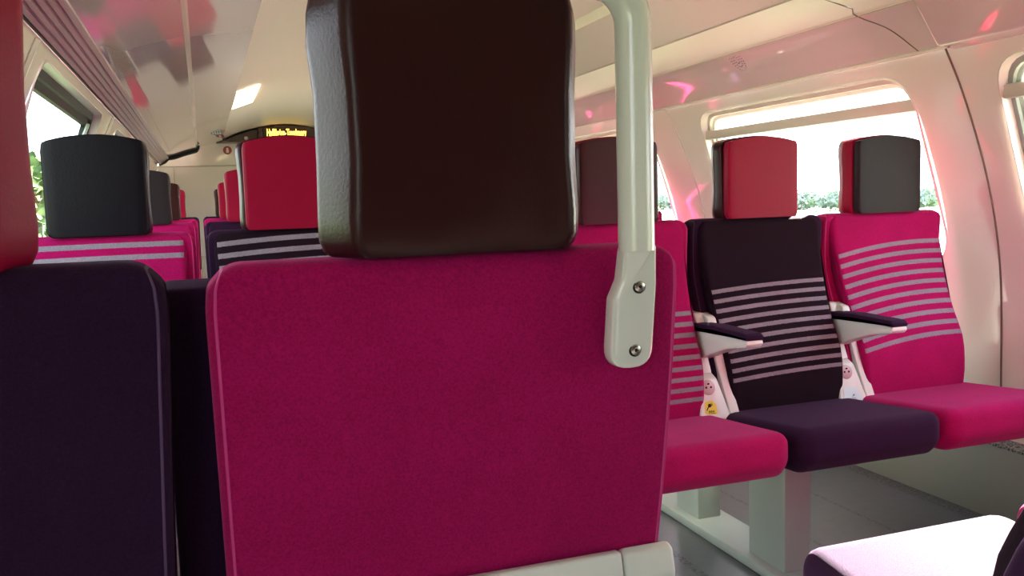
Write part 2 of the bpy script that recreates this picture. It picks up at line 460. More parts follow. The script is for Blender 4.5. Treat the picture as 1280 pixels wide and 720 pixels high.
# dark rubber edge closing the low left ceiling panel at its far end
bm = bmesh.new()
pts = [(-.365, 9.15, 1.45), (-.31, 9.15, 1.475)]+[(p.x, 9.15, p.y-.012) for p in left_gloss]+[(-.005, 9.15, 1.60), (0, 9.15, 1.63)]
tube(bm, pts, .017, 8)
struct(obj('trim_1', bm, m_rubber))
# thin dark joints
def joint(n_, pts, r=.003, mat=m_alu_dark):
    bm = bmesh.new(); tube(bm, pts, r, 6); return struct(obj('trim_%d' % n_, bm, mat))
tn = 2
m_seam = plain('brown_seam', (.16, .12, .09), .6)
for y in (1.995, 3.60, 5.25, 6.85):
    joint(tn, [(xr(z)-.001, y, z) for z in [.23+(1.395-.23)*k/24 for k in range(25)]], .0032 if y < 2 else .0022, m_seam if y < 2 else m_beige); tn += 1
for y in (2.57, 4.60, 6.45):
    joint(tn, [(xl(z)+.004, y, z) for z in [.23+(1.45-.23)*k/24 for k in range(25)]], .010, m_shell); tn += 1
for y in (2.14, 4.9, 7.2):
    pts = [(p.x, y-.06+.15*(i/len(right_band)), p.y-.001) for i, p in enumerate(right_band)]+[(1.88, y+.075, 1.527), (1.84, y+.03, 1.530), (1.78, y+.01, 1.5355), (1.655, y, 1.560), (1.55, y, 1.610), (1.435, y, 1.661)]
    joint(tn, pts, .0018, m_seam); tn += 1
joint(tn, [(1.657, Y0, 1.558), (1.657, Y1, 1.558)], .002, m_beige); tn += 1
joint(tn, [(1.902, Y0, 1.521), (1.902, Y1, 1.521)], .0025, m_beige); tn += 1
joint(tn, [(2.006, Y0, 1.394), (2.006, Y1, 1.394)], .005, m_cream); tn += 1
joint(tn, [(.226, Y0, 1.690), (.226, 8.9, 1.690)], .003, m_beige); tn += 1
# projecting glossy cover nearer the camera on the right side
bm = bmesh.new()
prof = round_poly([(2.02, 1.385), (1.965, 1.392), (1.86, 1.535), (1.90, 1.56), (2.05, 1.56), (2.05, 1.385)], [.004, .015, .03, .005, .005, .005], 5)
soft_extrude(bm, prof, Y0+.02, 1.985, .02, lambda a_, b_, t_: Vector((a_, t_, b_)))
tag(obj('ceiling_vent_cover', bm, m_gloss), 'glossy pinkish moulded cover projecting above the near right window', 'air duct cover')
# loudspeaker grille in the glossy band
t = thing('speaker_grille', 'small oval dotted loudspeaker grille in the glossy pink ceiling band', 'speaker grille', (1.93, 2.9, 1.50))
bm = bmesh.new(); q = Vector((-.72, 0, -.68)).to_track_quat('Z', 'Y')
for rr, k_ in ((.011, 10), (.022, 18), (.034, 26)):
    for k in range(k_):
        c = q@Vector((rr*math.cos(2*PI*k/k_), rr*math.sin(2*PI*k/k_)*1.5, 0))
        p = Vector((-.003, 0, 0))+c
        m4 = Matrix.Translation(p)
        bmesh.ops.create_icosphere(bm, subdivisions=1, radius=.0022, matrix=m4)
obj('perforation', bm, m_alu_dark, t)

# end walls
def end_wall(name, y, mat, with_band=True):
    top = [(p.x, p.y) for p in arc([(.226, 1.695), (.50, 1.785), (.83, 1.83), (1.16, 1.785), (1.43, 1.70)], 8)]
    pts = [(xl(.0), 0), (xr(0), 0)]+[(xr(z), z) for z in (.376, .72, .935, 1.123, 1.283, 1.39)]+[(1.955, 1.49), (1.90, 1.53), (1.66, 1.57)]
    pts += top[::-1]+[(0, 1.64), (-.38, 1.64)]+[(xl(z), z) for z in (1.455, 1.283, 1.123, .935, .72, .376)]
    bm = bmesh.new(); vs = [bm.verts.new((x, y, z)) for x, z in pts]
    f = bm.faces.new(vs); bmesh.ops.triangulate(bm, faces=[f])
    return struct(obj(name, bm, mat, None, False))
end_wall('wall_back', Y1, m_cream); end_wall('wall_front', Y0, plain('darkened_unseen_wall', (.05, .03, .03), .5))  # unseen wall behind the camera, darkened so the headrest leather reflects dark
# partition frame lines on the far end wall
joint(tn, [(-.40, 9.39, 1.44), (.9, 9.39, 1.44)], .006, m_beige); tn += 1
joint(tn, [(-.24, 9.39, 0), (-.24, 9.39, 1.44)], .006, m_beige); tn += 1

# destination display with its dark housing
def gz(x): # arch height
    T = [(.226, 1.695), (.50, 1.785), (.83, 1.83), (1.16, 1.785), (1.43, 1.70)]
    return interp(T, x)
t = thing('destination_display', 'dark arched housing with amber lit destination text above the end wall', 'destination display', (.83, 9.2, 1.70))
bm = bmesh.new()
xs = [.30+(.60-.30)*k/10 for k in range(11)]
low = [(x, 1.665) for x in reversed(xs)]
ring = [Vector((x-.83, gz(x)-.018-1.70)) for x in xs]+[Vector((.60-.83, 1.66-1.70)), Vector((.17-.83, 1.660-1.70)), Vector((.27-.83, 1.672-1.70))]
rings = [[Vector((p.x, y, p.y)) for p in ring] for y in (-.05, .19)]
loft(bm, rings); obj('camera_housing', bm, m_housing, t, False)
bm = bmesh.new()
xs = [.615+(1.30-.615)*k/16 for k in range(17)]
ring = [Vector((x-.83, gz(x)-.012-1.70)) for x in xs]+[Vector((1.30-.83, -.06)), Vector((.615-.83, -.06))]
loft(bm, [[Vector((p.x, y, p.y)) for p in ring] for y in (-.10, .19)]); h = obj('display_housing', bm, m_housing, t, False)
bm = bmesh.new(); box(bm, .565-.83, .61-.83, -.11, .19, -.05, gz(.6)-.014-1.70); obj('bracket', bm, m_housing, t, False)
bm = bmesh.new(); bmesh.ops.create_uvsphere(bm, u_segments=16, v_segments=8, radius=.018, matrix=Matrix.Translation((.45-.83, -.055, -.005)))
obj('camera_dome', bm, m_white, t)
cu = bpy.data.curves.new('display_text', 'FONT'); cu.body = 'Haffikries-Tavelmery'; cu.size = .098; cu.extrude = .001; cu.offset = .0012; cu.align_x = 'LEFT'
to = bpy.data.objects.new('tmp', cu); C.objects.link(to)
bpy.context.view_layer.update()
me = bpy.data.meshes.new_from_object(to.evaluated_get(bpy.context.evaluated_depsgraph_get())); bpy.data.objects.remove(to)
me.materials.clear(); me.materials.append(m_amber)
wtext = max(v.co.x for v in me.vertices)
to = bpy.data.objects.new('display_text', me); C.objects.link(to); to.parent = t
to.location = (.645-.83, -.104, .012); to.rotation_euler = (PI/2, 0, 0); to.scale = (.385/wtext, 1, 1)

# ceiling lamp at the far end
def lamp(y0, y1, label):
    t = thing('ceiling_lamp', label, 'ceiling lamp', (.26, (y0+y1)/2, 1.70), 0, None)
    bm = bmesh.new()
    xs = [.235+.14*k/4 for k in range(5)]
    h = (y1-y0)/2
    rings = []
    for x in xs:
        pass
    top = [Vector((x-.26, gz(x)-1.70-.002)) for x in xs]; bot = [Vector((x-.26, gz(x)-1.70-.010)) for x in reversed(xs)]
    loft(bm, [[Vector((p.x, y, p.y)) for p in top+bot] for y in (-h, h)])
    obj('diffuser', bm, m_lamp, t, False)
    bm = bmesh.new(); box(bm, -.032, -.024, -h-.01, h+.01, -.012, 0, .001); obj('lamp_trim', bm, m_alu, t)
    return t
lamp(5.6, 6.45, 'lit warm ceiling lamp at the edge of the arched ceiling')

# stickers on the arch and end wall
def sticker(loc, nrm, rad, mat, mat2, name, label, cat='sticker', kind=0):
    q = Vector(nrm).to_track_quat('Z', 'Y')
    t = thing(name, label, cat, loc); t.rotation_euler = q.to_euler()
    bm = bmesh.new(); disc(bm, (0, 0, 0), (0, 0, 1), rad, .002, 24); obj('disc', bm, mat, t)
    bm = bmesh.new()
    if kind == 0:
        disc(bm, (0, rad*.35, .002), (0, 0, 1), rad*.25, .001, 12); box(bm, -rad*.3, rad*.3, -rad*.6, rad*.15, .002, .003, 0)
    else:
        for k in range(4): box(bm, -rad*.7+rad*.4*k, -rad*.5+rad*.4*k, -rad*.4, rad*.4, .002, .003, 0)
    obj('pictogram', bm, mat2, t)
    return t
sticker((.275, 9.3985, 1.595), (0, -1, 0), .042, m_red, m_white, 'round_sticker', 'round red pictogram sticker on the cream end wall below the dark housing')
sticker((.155, 8.0, 1.652), (-.05, -.25, -.96), .05, m_grey_print, m_white, 'grey_notice', 'grey oval printed notice on the ceiling slope before the display', 'sticker', 1)
sticker((.19, 8.35, 1.655), (-.05, -.25, -.96), .035, m_red, m_white, 'round_ceiling_sticker', 'small round sticker on the ceiling slope beside the grey notice')

# ------------------------------------------------------------------ seats
FRONT = [(.40, -.125), (.44, -.128), (.50, -.130), (.58, -.118), (.66, -.078), (.74, -.045), (.84, -.018), (.945, 0)]
REAR = [(.40, -.02), (.50, .0), (.63, .030), (.80, .058), (.945, .072)]
def yf(z): return interp(FRONT, z)
def yr(z): return interp(REAR, z)
HW = .212
def back_section(z0=.405, z1=.948, front=None, rear=None, nz=14):
    front = front or yf; rear = rear or yr
    zs = [z0+(z1-.055-z0)*k/nz for k in range(nz+1)]+[z1-.042, z1]
    f = [(front(z), z) for z in zs]; r = [(rear(z), z) for z in reversed(zs)]; nz = len(zs)-1
    pts = f+r; rad = [0]*len(pts); rad[0] = .01; rad[nz] = .020; rad[nz+1] = .020; rad[-1] = .01
    return round_poly(pts, rad, 6)
def toX(a_, b_, t_): return Vector((t_, a_, b_))
def round_top(bm, hw, zt=.948, R_=.034):
    for v in bm.verts:
        u = (abs(v.co.x)-(hw-R_))/R_; w = (v.co.z-(zt-R_))/R_
        if u > 0 and w > 0:
            u = min(u, 1); w = min(w, 1)
            v.co.x = math.copysign(hw-R_+u*math.sqrt(1-w*w/2)*R_, v.co.x); v.co.z = zt-R_+w*math.sqrt(1-u*u/2)*R_
MIDS = (.018, .024, .030, .038)
def taper(bm, k=.03):
    for v in bm.verts:
        if v.co.z < .9: v.co.x *= 1-k*min(1, max(0, (.9-v.co.z)/.5))
HR = {'w': .131, 'h': .208, 'f': .122}
def headrest_ring(z, s=1.0, lean=0):
    w_, f_ = HR['w'], HR['f']
    pts = [(-.104, .074), (.104, .074), (w_, .022), (f_, -.004), (-f_, -.004), (-w_, .022)]
    r = dense(round_poly(pts, [.014, .014, .02, .006, .006, .02], 4), .02)
    return [Vector((p.x*s, .03+(p.y-.03)*(1-(1-s)*.9)+lean, z)) for p in r]
def pad_ring(z, s=1.0, lean=0):
    pts = [(-.114, -.002), (.114, -.002), (.115, -.022), (-.115, -.022)]
    r = dense(round_poly(pts, [.003, .003, .010, .010], 4), .02)
    return [Vector((p.x*s, p.y+lean, z)) for p in r]
Z0, ZH = .944, .208
def arch_top(bm, k=.015):
    for v in bm.verts:
        if v.co.z > Z0+ZH*.5:
            v.co.z -= k*min(1, (v.co.x/.115)**2)*min(1, (v.co.z-Z0-ZH*.5)/(ZH*.35))

def head_rest(parent, m_back, m_front, dx=0, zh=.208, wide=False, lift=0):
    z_off = lift
    HR['w'], HR['f'] = (.131, .122) if wide else (.121, .116)
    ks = zh/.208
    bm = bmesh.new(); prof = []
    for k in range(5): a_ = PI/2*k/4; prof.append((.018*(1-math.cos(a_)) if False else .016*(1-math.sin(a_)), 1-.10*(1-math.cos(PI/2-a_))))
    lv = [(0, .90), (.004, .945), (.012, .975), (.028, .99), (.07, .975), (.12, .975), (.165, 1.0), (.190, 1.0), (.200, .98), (.2055, .95), (.208, .90)]
    loft(bm, [headrest_ring(Z0+z, s, .012+.02*z/.2*.0) for z, s in lv])
    for v in bm.verts:   # a slightly creased, hand-stuffed leather
        if v.co.y > .02: v.co += Vector((0, .0025, 0))*noise.noise(v.co*26)
        v.co.x += .0022*noise.noise(v.co*31+Vector((3, 1, 5)))
    arch_top(bm); bmesh.ops.translate(bm, verts=bm.verts[:], vec=(dx, 0, 0))
    for v in bm.verts: v.co.z = Z0+z_off+(v.co.z-Z0)*ks
    h_ = obj('headrest', bm, m_back, parent, True, 50)
    bm = bmesh.new()
    lv = [(.002, .93), (.005, .97), (.012, 1.0), (.19, 1.0), (.200, .985), (.2045, .96)]
    loft(bm, [pad_ring(Z0+z, s, .008) for z, s in lv]); arch_top(bm)
    bmesh.ops.translate(bm, verts=bm.verts[:], vec=(dx, 0, 0))
    for v in bm.verts: v.co.z = Z0+z_off+(v.co.z-Z0)*ks
    obj('headrest_pad', bm, m_front, h_, True, 50)
    bm = bmesh.new()
    loop = []
    base = round_poly([(-.113, .006), (.113, .006), (.113, ZH-.006), (-.113, ZH-.006)], .014, 5)
    for p in dense(base, .02):
        z = p.y - (.015*min(1, (p.x/.115)**2) if p.y > ZH*.5 else 0)
        loop.append((p.x+dx, .0065-.002, Z0+z_off+z*ks))
    tube(bm, loop, .0022, 6, closed=True); obj('headrest_piping', bm, m_front, h_)
    # the two short steel stems under it
    for x in (-.05, .05):
        bm = bmesh.new(); tube(bm, [(x+dx, .04, .93), (x+dx, .04, .97)], .006, 8)
        obj('headrest_stem', bm, m_steel, h_)
    return h_
def ARS(bm):   # armrest: a little shorter, tip a little raised
    for v in bm.verts:
        v.co.z += .014*min(1, max(0, -v.co.y/.3)); v.co.y *= .875 if v.co.y < 0 else 1
def make_seat(label, loc, away, m_fab, m_str, m_cush, m_hb, m_hf, m_pipe, group=None, console=None, armrest=None, hdx=0, zh=.227, wide=True, lift=0, tp=.03, hw=None, folded=None):
    HW = hw or .2165
    s = thing('passenger_seat', label, 'seat', loc, PI if away else 0, group)
    # full-width back
    bm = bmesh.new(); soft_extrude(bm, back_section(front=lambda z: yf(z)+.034*min(1, (.95-z)/.15)+.004), -HW, HW, .013, toX, 5, MIDS); round_top(bm, HW); taper(bm, tp)
    back = obj('backrest', bm, m_fab, s, True, 60)
    # rear piping all round the back panel
    sec = back_section(front=lambda z: yf(z)+.034*min(1, (.95-z)/.15)+.004)
    for sx_ in (-1, 1):
        bm = bmesh.new(); rr = [p for p in inset_ring(sec, .0015) ]
        pts = [(sx_*(HW-.008), p.x, p.y) for p in rr]
        tube(bm, pts, .0016, 6, closed=True); round_top(bm, HW); taper(bm, tp); obj('backrest_piping', bm, m_pipe, back)
    # front pad carrying the stripes
    bm = bmesh.new()
    soft_extrude(bm, back_section(.415, .944, front=yf, rear=lambda z: yf(z)+.045), -.196, .196, .016, toX, 4, MIDS); round_top(bm, .196, .944, .026); taper(bm, .10)
    obj('backrest_pad', bm, m_str, s, True, 60)
    # cushion
    bm = bmesh.new()
    sec = round_poly([(-.10, .352), (-.10, .441), (-.28, .456), (-.455, .474), (-.458, .40), (-.42, .362), (-.25, .352)], [.01, .02, .1, .042, .045, .05, .05], 6)
    soft_extrude(bm, sec, -.2155, .2155, .034, toX, 6)
    for v in bm.verts:
        if v.co.z > .42: v.co.z += .007*math.cos(v.co.x/.2165*PI/2)
        u = max(0, min(1, (-v.co.y-.37)/.09)); v.co.x *= 1-.085*u*u
    obj('seat_cushion', bm, m_cush, s, True, 60)
    # white moulded shell behind and below the back
    sh = bmesh.new()
    sec = round_poly([(.034, .626), (.047, .628), (.053, .600), (.022, .36), (-.09, .33), (-.09, .35), (-.012, .38)], [.002, .006, .01, .03, .01, .005, .02], 4)
    soft_extrude(sh, sec, -.165, .165, .002, toX, 2)
    shell = obj('rear_shell', sh, m_shell, s, True, 35)
    for sg in (-1, 1):
        bm = bmesh.new()
        sec2 = round_poly([(-.035, .55), (-.01, .605), (.038, .628), (.048, .624), (.054, .600), (.025, .36), (-.09, .33), (-.09, .42)], [.01, .02, .004, .008, .01, .03, .01, .02], 4)
        soft_extrude(bm, sec2, min(sg*.168, sg*.226), max(sg*.168, sg*.226), .006, toX, 3)
        obj('shell_end', bm, m_shell, shell, True, 35)
    head_rest(s, m_hb, m_hf, hdx, zh, wide, lift)
    if console is not None:
        x = .2165-.012   # between this seat and its neighbour
        bm = bmesh.new()
        sec = round_poly([(-.060, .560), (-.112, .535), (-.150, .405), (.0, .405), (.02, .56)], [.012, .012, .012, .005, .01], 4)
        soft_extrude(bm, sec, x-.050, x+.030, .004, toX, 2)
        for v in bm.verts:
            u = max(0, min(1, (.54-v.co.z)/.13))
            v.co.x = x-.005+(v.co.x-x+.005)*(.62+.62*u)+.012*u
        con = obj('console', bm, m_shell, s, True, 35)
        bm = bmesh.new()
        sec = round_poly([(-.01, .70), (-.060, .69), (-.105, .55), (-.146, .43), (.0, .43)], [.012, .02, .02, .005, .005], 4)
        soft_extrude(bm, sec, x+.022, x+.050, .004, toX, 2)
        for v in bm.verts: v.co.x += .020*max(0, min(1, (.60-v.co.z)/.15))
        obj('side_cover', bm, m_shell, con, True, 35)
        bm = bmesh.new()
        sec = round_poly([(-.01, .60), (-.075, .60), (-.10, .545), (-.01, .545)], [.01, .01, .005, .005], 3)
        soft_extrude(bm, sec, x-.012, x+.012, .003, toX, 2); obj('armrest_link', bm, m_shell, con, True, 35)
        nrm = Vector((0, -.13, .038)).normalized()
        cf = lambda t: Vector((x-.012, -.112-.038*t, .535-.13*t))
        side = Vector((1, 0, 0)); upv = Vector((0, .038, .13)).normalized()
        nrm = Vector((0, -.13, .038)).normalized()
        c = cf(.16)
        bm = bmesh.new(); disc(bm, c-nrm*.004, nrm, .020, .0065, 28, .0175); sk = obj('socket', bm, m_socket, con)
        bm = bmesh.new()
        for dx_, dy_, rr in ((-.007, 0, .0030), (.007, 0, .0030)): disc(bm, c+nrm*.0026+side*dx_+upv*dy_, nrm, rr, .0008, 10)
        disc(bm, c+nrm*.0026+upv*.009, nrm, .0024, .004, 10)
        obj('socket_hole', bm, m_hole, sk)
        c2 = cf(.55 if console == 'yellow' else .62)+Vector((-.004 if console == 'yellow' else .010, 0, 0)); n2_ = nrm; up2 = upv
        bm = bmesh.new()
        if console == 'yellow': rg = round_poly([(-.016, -.016), (.02, -.018), (.019, .008), (.008, .019), (-.014, .017)], .006, 4)
        else: rg = round_poly([(-.034, -.024), (.034, -.024), (.012, .020), (-.030, .018)], .003, 3)
        loft(bm, [[c2+n2_*h_+side*p.x+up2*p.y for p in rg] for h_ in (-.001, .0012)])
        st = obj('sticker', bm, m_yellow if console == 'yellow' else m_paleblue, con, False)
        bm = bmesh.new()
        pm = m_hole if console == 'yellow' else m_grey_print; sc = 1 if console == 'yellow' else .55
        P2 = lambda u, v: c2+n2_*.0016+side*(u*sc)+up2*(v*sc+(0 if console == 'yellow' else -.006))
        disc(bm, P2(-.001, .006), n2_, .0048*sc, .0006, 14)
        tube(bm, [P2(-.003, .004), P2(-.008, -.001), P2(-.011, -.006)], .0013*sc, 6)
        tube(bm, [P2(.002, .008), P2(.006, .012)], .0009*sc, 6); tube(bm, [P2(.004, .005), P2(.008, .009)], .0009*sc, 6)
        for k in range(5): tube(bm, [P2(-.005+.0036*k, -.012), P2(-.005+.0036*k, -.007)], .0007*sc, 5)
        tube(bm, [P2(-.007, -.0145), P2(.013, -.0145)], .0005*sc, 5)
        obj('plug_symbol', bm, pm, st)
    if armrest:
        x = .2165
        bm = bmesh.new()
        y_0, y_1 = -.035, -.325
        prof = [(-.02, .655), (-.02, .585), (-.075, .575), (-.14, .595), (-.23, .617), (-.322, .628), (-.330, .636), (-.328, .645), (-.15, .655)]
        ring = round_poly(prof, [.01, .02, .02, .05, .05, .006, .004, .003, .02], 4)
        soft_extrude(bm, ring, x-.022, x+.026, .004, toX, 2)
        ARS(bm); ar = obj('armrest', bm, m_shell, s, True, 35)
        bm = bmesh.new()
        ring = round_poly([(-.0, .655), (-.15, .655), (-.329, .645), (-.331, .655), (-.318, .662), (-.15, .672), (-.02, .672)], [.003, .05, .002, .006, .01, .05, .008], 4)
        soft_extrude(bm, ring, x-.025, x+.029, .007, toX, 3)
        ARS(bm); obj('armrest_pad', bm, m_purple, ar, True, 60)
        bm = bmesh.new()
        ring = round_poly([(.02, .62), (-.04, .62), (-.052, .66), (-.036, .698), (.02, .70)], [.005, .01, .02, .018, .01], 4)
        soft_extrude(bm, ring, x-.014, x+.018, .006, toX, 3); obj('armrest_pivot', bm, m_shell, ar)
    if folded:
        # armrest folded up between two seats: its purple pad turned towards the rear
        x = folded
        bm = bmesh.new(); ring = round_poly([(-.028, .925), (.010, .918), (.012, .90), (-.045, .53), (-.085, .53), (-.06, .90)], [.008, .01, .02, .01, .01, .02], 4)
        soft_extrude(bm, ring, x-.029, x+.029, .009, toX, 3); ar = obj('armrest_pad', bm, m_purple, s, True, 60)
        bm = bmesh.new(); ring = round_poly([(-.05, .91), (-.062, .90), (-.088, .55), (-.10, .50), (-.035, .50), (-.045, .56)], [.008, .008, .01, .01, .01, .01], 4)
        soft_extrude(bm, ring, x-.022, x+.022, .005, toX, 3); obj('armrest', bm, m_shell, ar, True, 35)
    return s

PITCH = .433
XR = [1.020, 1.458, 1.891]
XL = [-.245, .2175]
RB, RP, RG = m_lea_dark, m_lea_pink, m_lea_grey
RK = plain('black_leather', (.006, .005, .008), .30, .16, bump=(260, .25, .001, 4))
st_hidden = stripe('pink', .484, 9, .0268, .10, .16)
st_black = stripe('black', .534, 10, .0252, .12, .16)
st_window = stripe('pink', .590, 10, .0290, .34, .12)
st_lpink = stripe('pink', .885, 2, .030, .03, .1)
st_lblack = stripe('black', .800, 5, .030, .15, .12)

# near pair, seen from behind
pinkseat = make_seat('magenta velour seat seen from behind, with dark brown headrest and cream grab pole', (.2235, .845, .006), True, m_pink, stripe('pink', .5, 9, .027), m_pink, RB, RB, m_thread, 'seats facing away', hdx=-.002, zh=.257, lift=.004, hw=.2265)
make_seat('dark purple velour seat seen from behind, with crimson headrest, left of the magenta one', (-.256, .845, .012), True, m_purple, stripe('black', .5, 9, .027), m_purple, RP, RP, m_thread_p, 'seats facing away', folded=-.243, zh=.257, lift=.000, tp=.10, hw=.2235)
# near right row, facing away
make_seat('purple seat at the bottom right corner with sunlit cushion and striped back', (1.035, .645, -.016), True, m_purple, stripe('black', .53, 14, .027), m_purple, RP, RB, m_thread_p, 'seats facing away')
make_seat('magenta seat facing away, directly beside the sunlit purple seat', (1.468, .645, -.006), True, m_pink, stripe('pink', .5, 9, .027), m_pink, RB, RB, m_thread, 'seats facing away')
make_seat('purple window seat facing away, two along from the sunlit purple seat', (1.901, .645, -.006), True, m_purple, stripe('black', .5, 9, .027), m_purple, RP, RP, m_thread_p, 'seats facing away')
# right row of three facing the camera
dz = -.013
g3 = 'seats facing the camera'
make_seat('pink striped aisle seat partly behind the cream pole, dark headrest, yellow socket sticker', (XR[0], 2.08, dz), False, m_pink, st_hidden, m_pink, RP, RB, m_thread, g3, console='yellow', armrest=True)
make_seat('black seat with many grey stripes, purple cushion and crimson headrest', (XR[1], 2.08, dz), False, m_purple, st_black, m_purple, RB, RP, m_thread_b, g3, console='blue', armrest=True)
make_seat('magenta seat with curved grey stripes and dark grey headrest beside the window', (XR[2], 2.08, dz), False, m_pink, st_window, m_pink, RP, RG, m_thread, g3)
# left pair facing the camera
make_seat('pink seat with two grey stripes along the top and black headrest by the left window', (XL[0]+.007, 2.35, 0), False, m_pink, st_lpink, m_pink, RK, RK, m_thread, g3, armrest=True, zh=.247, wide=False)
make_seat('black seat with grey stripes at the top and crimson headrest behind the magenta one', (XL[1], 2.35, 0), False, m_purple, st_lblack, m_purple, RB, RP, m_thread_b, g3, zh=.243)
# further rows
far = [
    (XL[0], 4.12, 'P', RG, RG, 'magenta seat with dark blue-grey headrest, second behind the left window seat'),
    (XL[1], 4.12, 'B', RP, RP, 'purple seat with crimson headrest, first row behind the black striped seat'),
    (XL[0], 5.87, 'P', RB, RB, 'magenta seat with brown headrest, third along the left windows'),
    (XL[1], 5.87, 'P', RP, RP, 'far seat with crimson headrest, beside the aisle two rows past the black striped seat'),
    (XL[0], 7.62, 'B', RP, RP, 'small far seat with pink headrest, last along the left windows'),
    (XL[1], 7.62, 'B', RB, RB, 'small far seat with brown headrest, last in the row before the end wall'),
    (XR[0], 3.83, 'P', RB, RB, 'magenta seat hidden behind the pink striped aisle seat'),
    (XR[1], 3.83, 'B', RP, RP, 'purple seat hidden behind the big dark headrest'),
    (XR[2]+.02, 3.83, 'P', RB, RB, 'far window seat whose dark headrest shows just beside the cream pole'),
    (XR[0], 5.58, 'P', RP, RB, 'farther aisle seat hidden from view, crimson headrest'),
    (XR[1], 5.58, 'P', RB, RP, 'farther middle seat hidden from view, brown headrest'),
    (XR[2], 5.58, 'B', RP, RB, 'farther window seat hidden from view'),
]
plain_str = {'P': m_pink, 'B': m_purple}
for x, y, k, hb, hf, lab in far:
    make_seat(lab, (x, y, dz if x > .8 else 0), False, plain_str[k], plain_str[k], plain_str[k], hb, hf, m_thread if k == 'P' else m_thread_p, g3, zh=.238 if x < .8 else .222, wide=False)

# ------------------------------------------------------------------ grab handle on the near seat
t = thing('grab_pole', 'cream painted grab handle bolted to the back of the magenta seat', 'grab handle', (.382, .74, .861))
O = Vector((.382, .74, .861))
bm = bmesh.new()
xc, yc = .3825, .7415
pts = [(xc, yc, .95), (xc, yc, .98), (xc, yc, 1.0), (xc, yc, 1.10)]
R = .040; zt = 1.196
for k in range(0, 9):
    a_ = PI/2*k/8
    pts.append((xc-R*(1-math.cos(a_)), yc, zt-R+R*math.sin(a_)))
pts += [(xc-R-.03, yc+.004, zt+.003), (xc-R-.06, yc+.015, zt+.006), (.27, yc+.028, zt+.008)]
radii = [.0172]*(len(pts)-3)+[.0165, .0155, .0145]
tube(bm, [Vector(p)-O for p in pts], .017, 20, radii=radii); obj('pole', bm, m_pole, t)
bm = bmesh.new()
ring = round_poly([(-.0245, -.022), (-.0245, .048), (-.0175, .066), (-.0155, .100), (.0155, .100), (.0178, .096), (.0205, .06), (.0215, -.022)], [.024, .012, .01, .008, .008, .006, .02, .020], 6)
soft_extrude(bm, ring, 0, .022, .006, lambda a_, b_, t_: Vector((a_+.0015, t_-.012-.022*0+(.0) , b_-.004)), 4)
# lean the plate with the seat back
for v in bm.verts: v.co.y += (.08-v.co.z)*.17+.008
bmesh.ops.triangulate(bm, faces=[f_ for f_ in bm.faces if len(f_.verts) > 4])
obj('mounting_plate', bm, m_pole, t, True, 20)
for z in (.055, -.004-.003):
    y = -.012+(.08-z)*.17+.008
    nrm = Vector((0, -1, -.0)); c = Vector((.002, y, z))
    bm = bmesh.new()
    disc(bm, c+Vector((0, .002, 0)), nrm, .0068, .0026, 24); rg_ = obj('screw_recess', bm, m_hole, t)
    bm = bmesh.new(); disc(bm, c, nrm, .0054, .0022, 24, .0040); sc_ = obj('screw', bm, m_steel, t)
    bm = bmesh.new(); disc(bm, c+Vector((0, -.0022, 0)), nrm, .0018, .0004, 6); obj('hex_socket', bm, m_hole, sc_)

# ------------------------------------------------------------------ pedestals
def pedestal(label, x0, x1, yposts, rail, beams):
    t = thing('seat_pedestal', label, 'seat support', (x0, yposts[0][0], 0))
    O = Vector((x0, yposts[0][0], 0))
    def part(name, mat, *b, bev=.006):
        bm = bmesh.new(); box(bm, b[0]-O.x, b[1]-O.x, b[2]-O.y, b[3]-O.y, b[4], b[5], bev); return obj(name, bm, mat, t)
    for y0, y1 in yposts: part('post', m_greymetal, x0, x1, y0, y1, .02, .350)
    part('floor_rail', m_greymetal, x0-.03, x1+.03, rail[0], rail[1], .0, .028)
    for bx0, bx1, by in beams: part('cross_beam', m_greymetal, bx0, bx1, by-.03, by+.03, .27, .326)
    return t
pedestal('pale grey-green steel post and floor rail under the black striped seat', 1.352, 1.432, [(1.83, 1.99), (2.25, 2.38)], (1.35, 2.62), [(.83, 2.09, 1.95)])
pedestal('pale steel post and rail further along, seen below the pink striped seat', 1.352, 1.40, [(2.66, 2.80), (3.55, 3.71)], (2.64, 4.4), [(.83, 2.1, 3.76)])
pedestal('steel support under the sunlit purple seat', 1.40, 1.48, [(.50, .64)], (.2, .9), [(.83, 2.1, .60)])
pedestal('steel support under the near pair of seats', -.05, .03, [(.90, 1.04)], (.7, 1.2), [(-.46, .42, .93)])
pedestal('steel support under the left striped pair', -.05, .03, [(2.16, 2.30)], (1.9, 2.5), [(-.46, .42, 2.24)])
for y, w_ in ((4.12, 'second'), (5.87, 'third'), (7.62, 'last')):
    pedestal('steel support under the %s pair of seats along the left windows' % w_, -.05, .03, [(y-.19, y-.05)], (y-.4, y+.15), [(-.46, .42, y-.11)])
pedestal('steel support under the farther three seats', 1.352, 1.432, [(5.36, 5.53)], (5.1, 5.8), [(.83, 2.1, 5.47)])

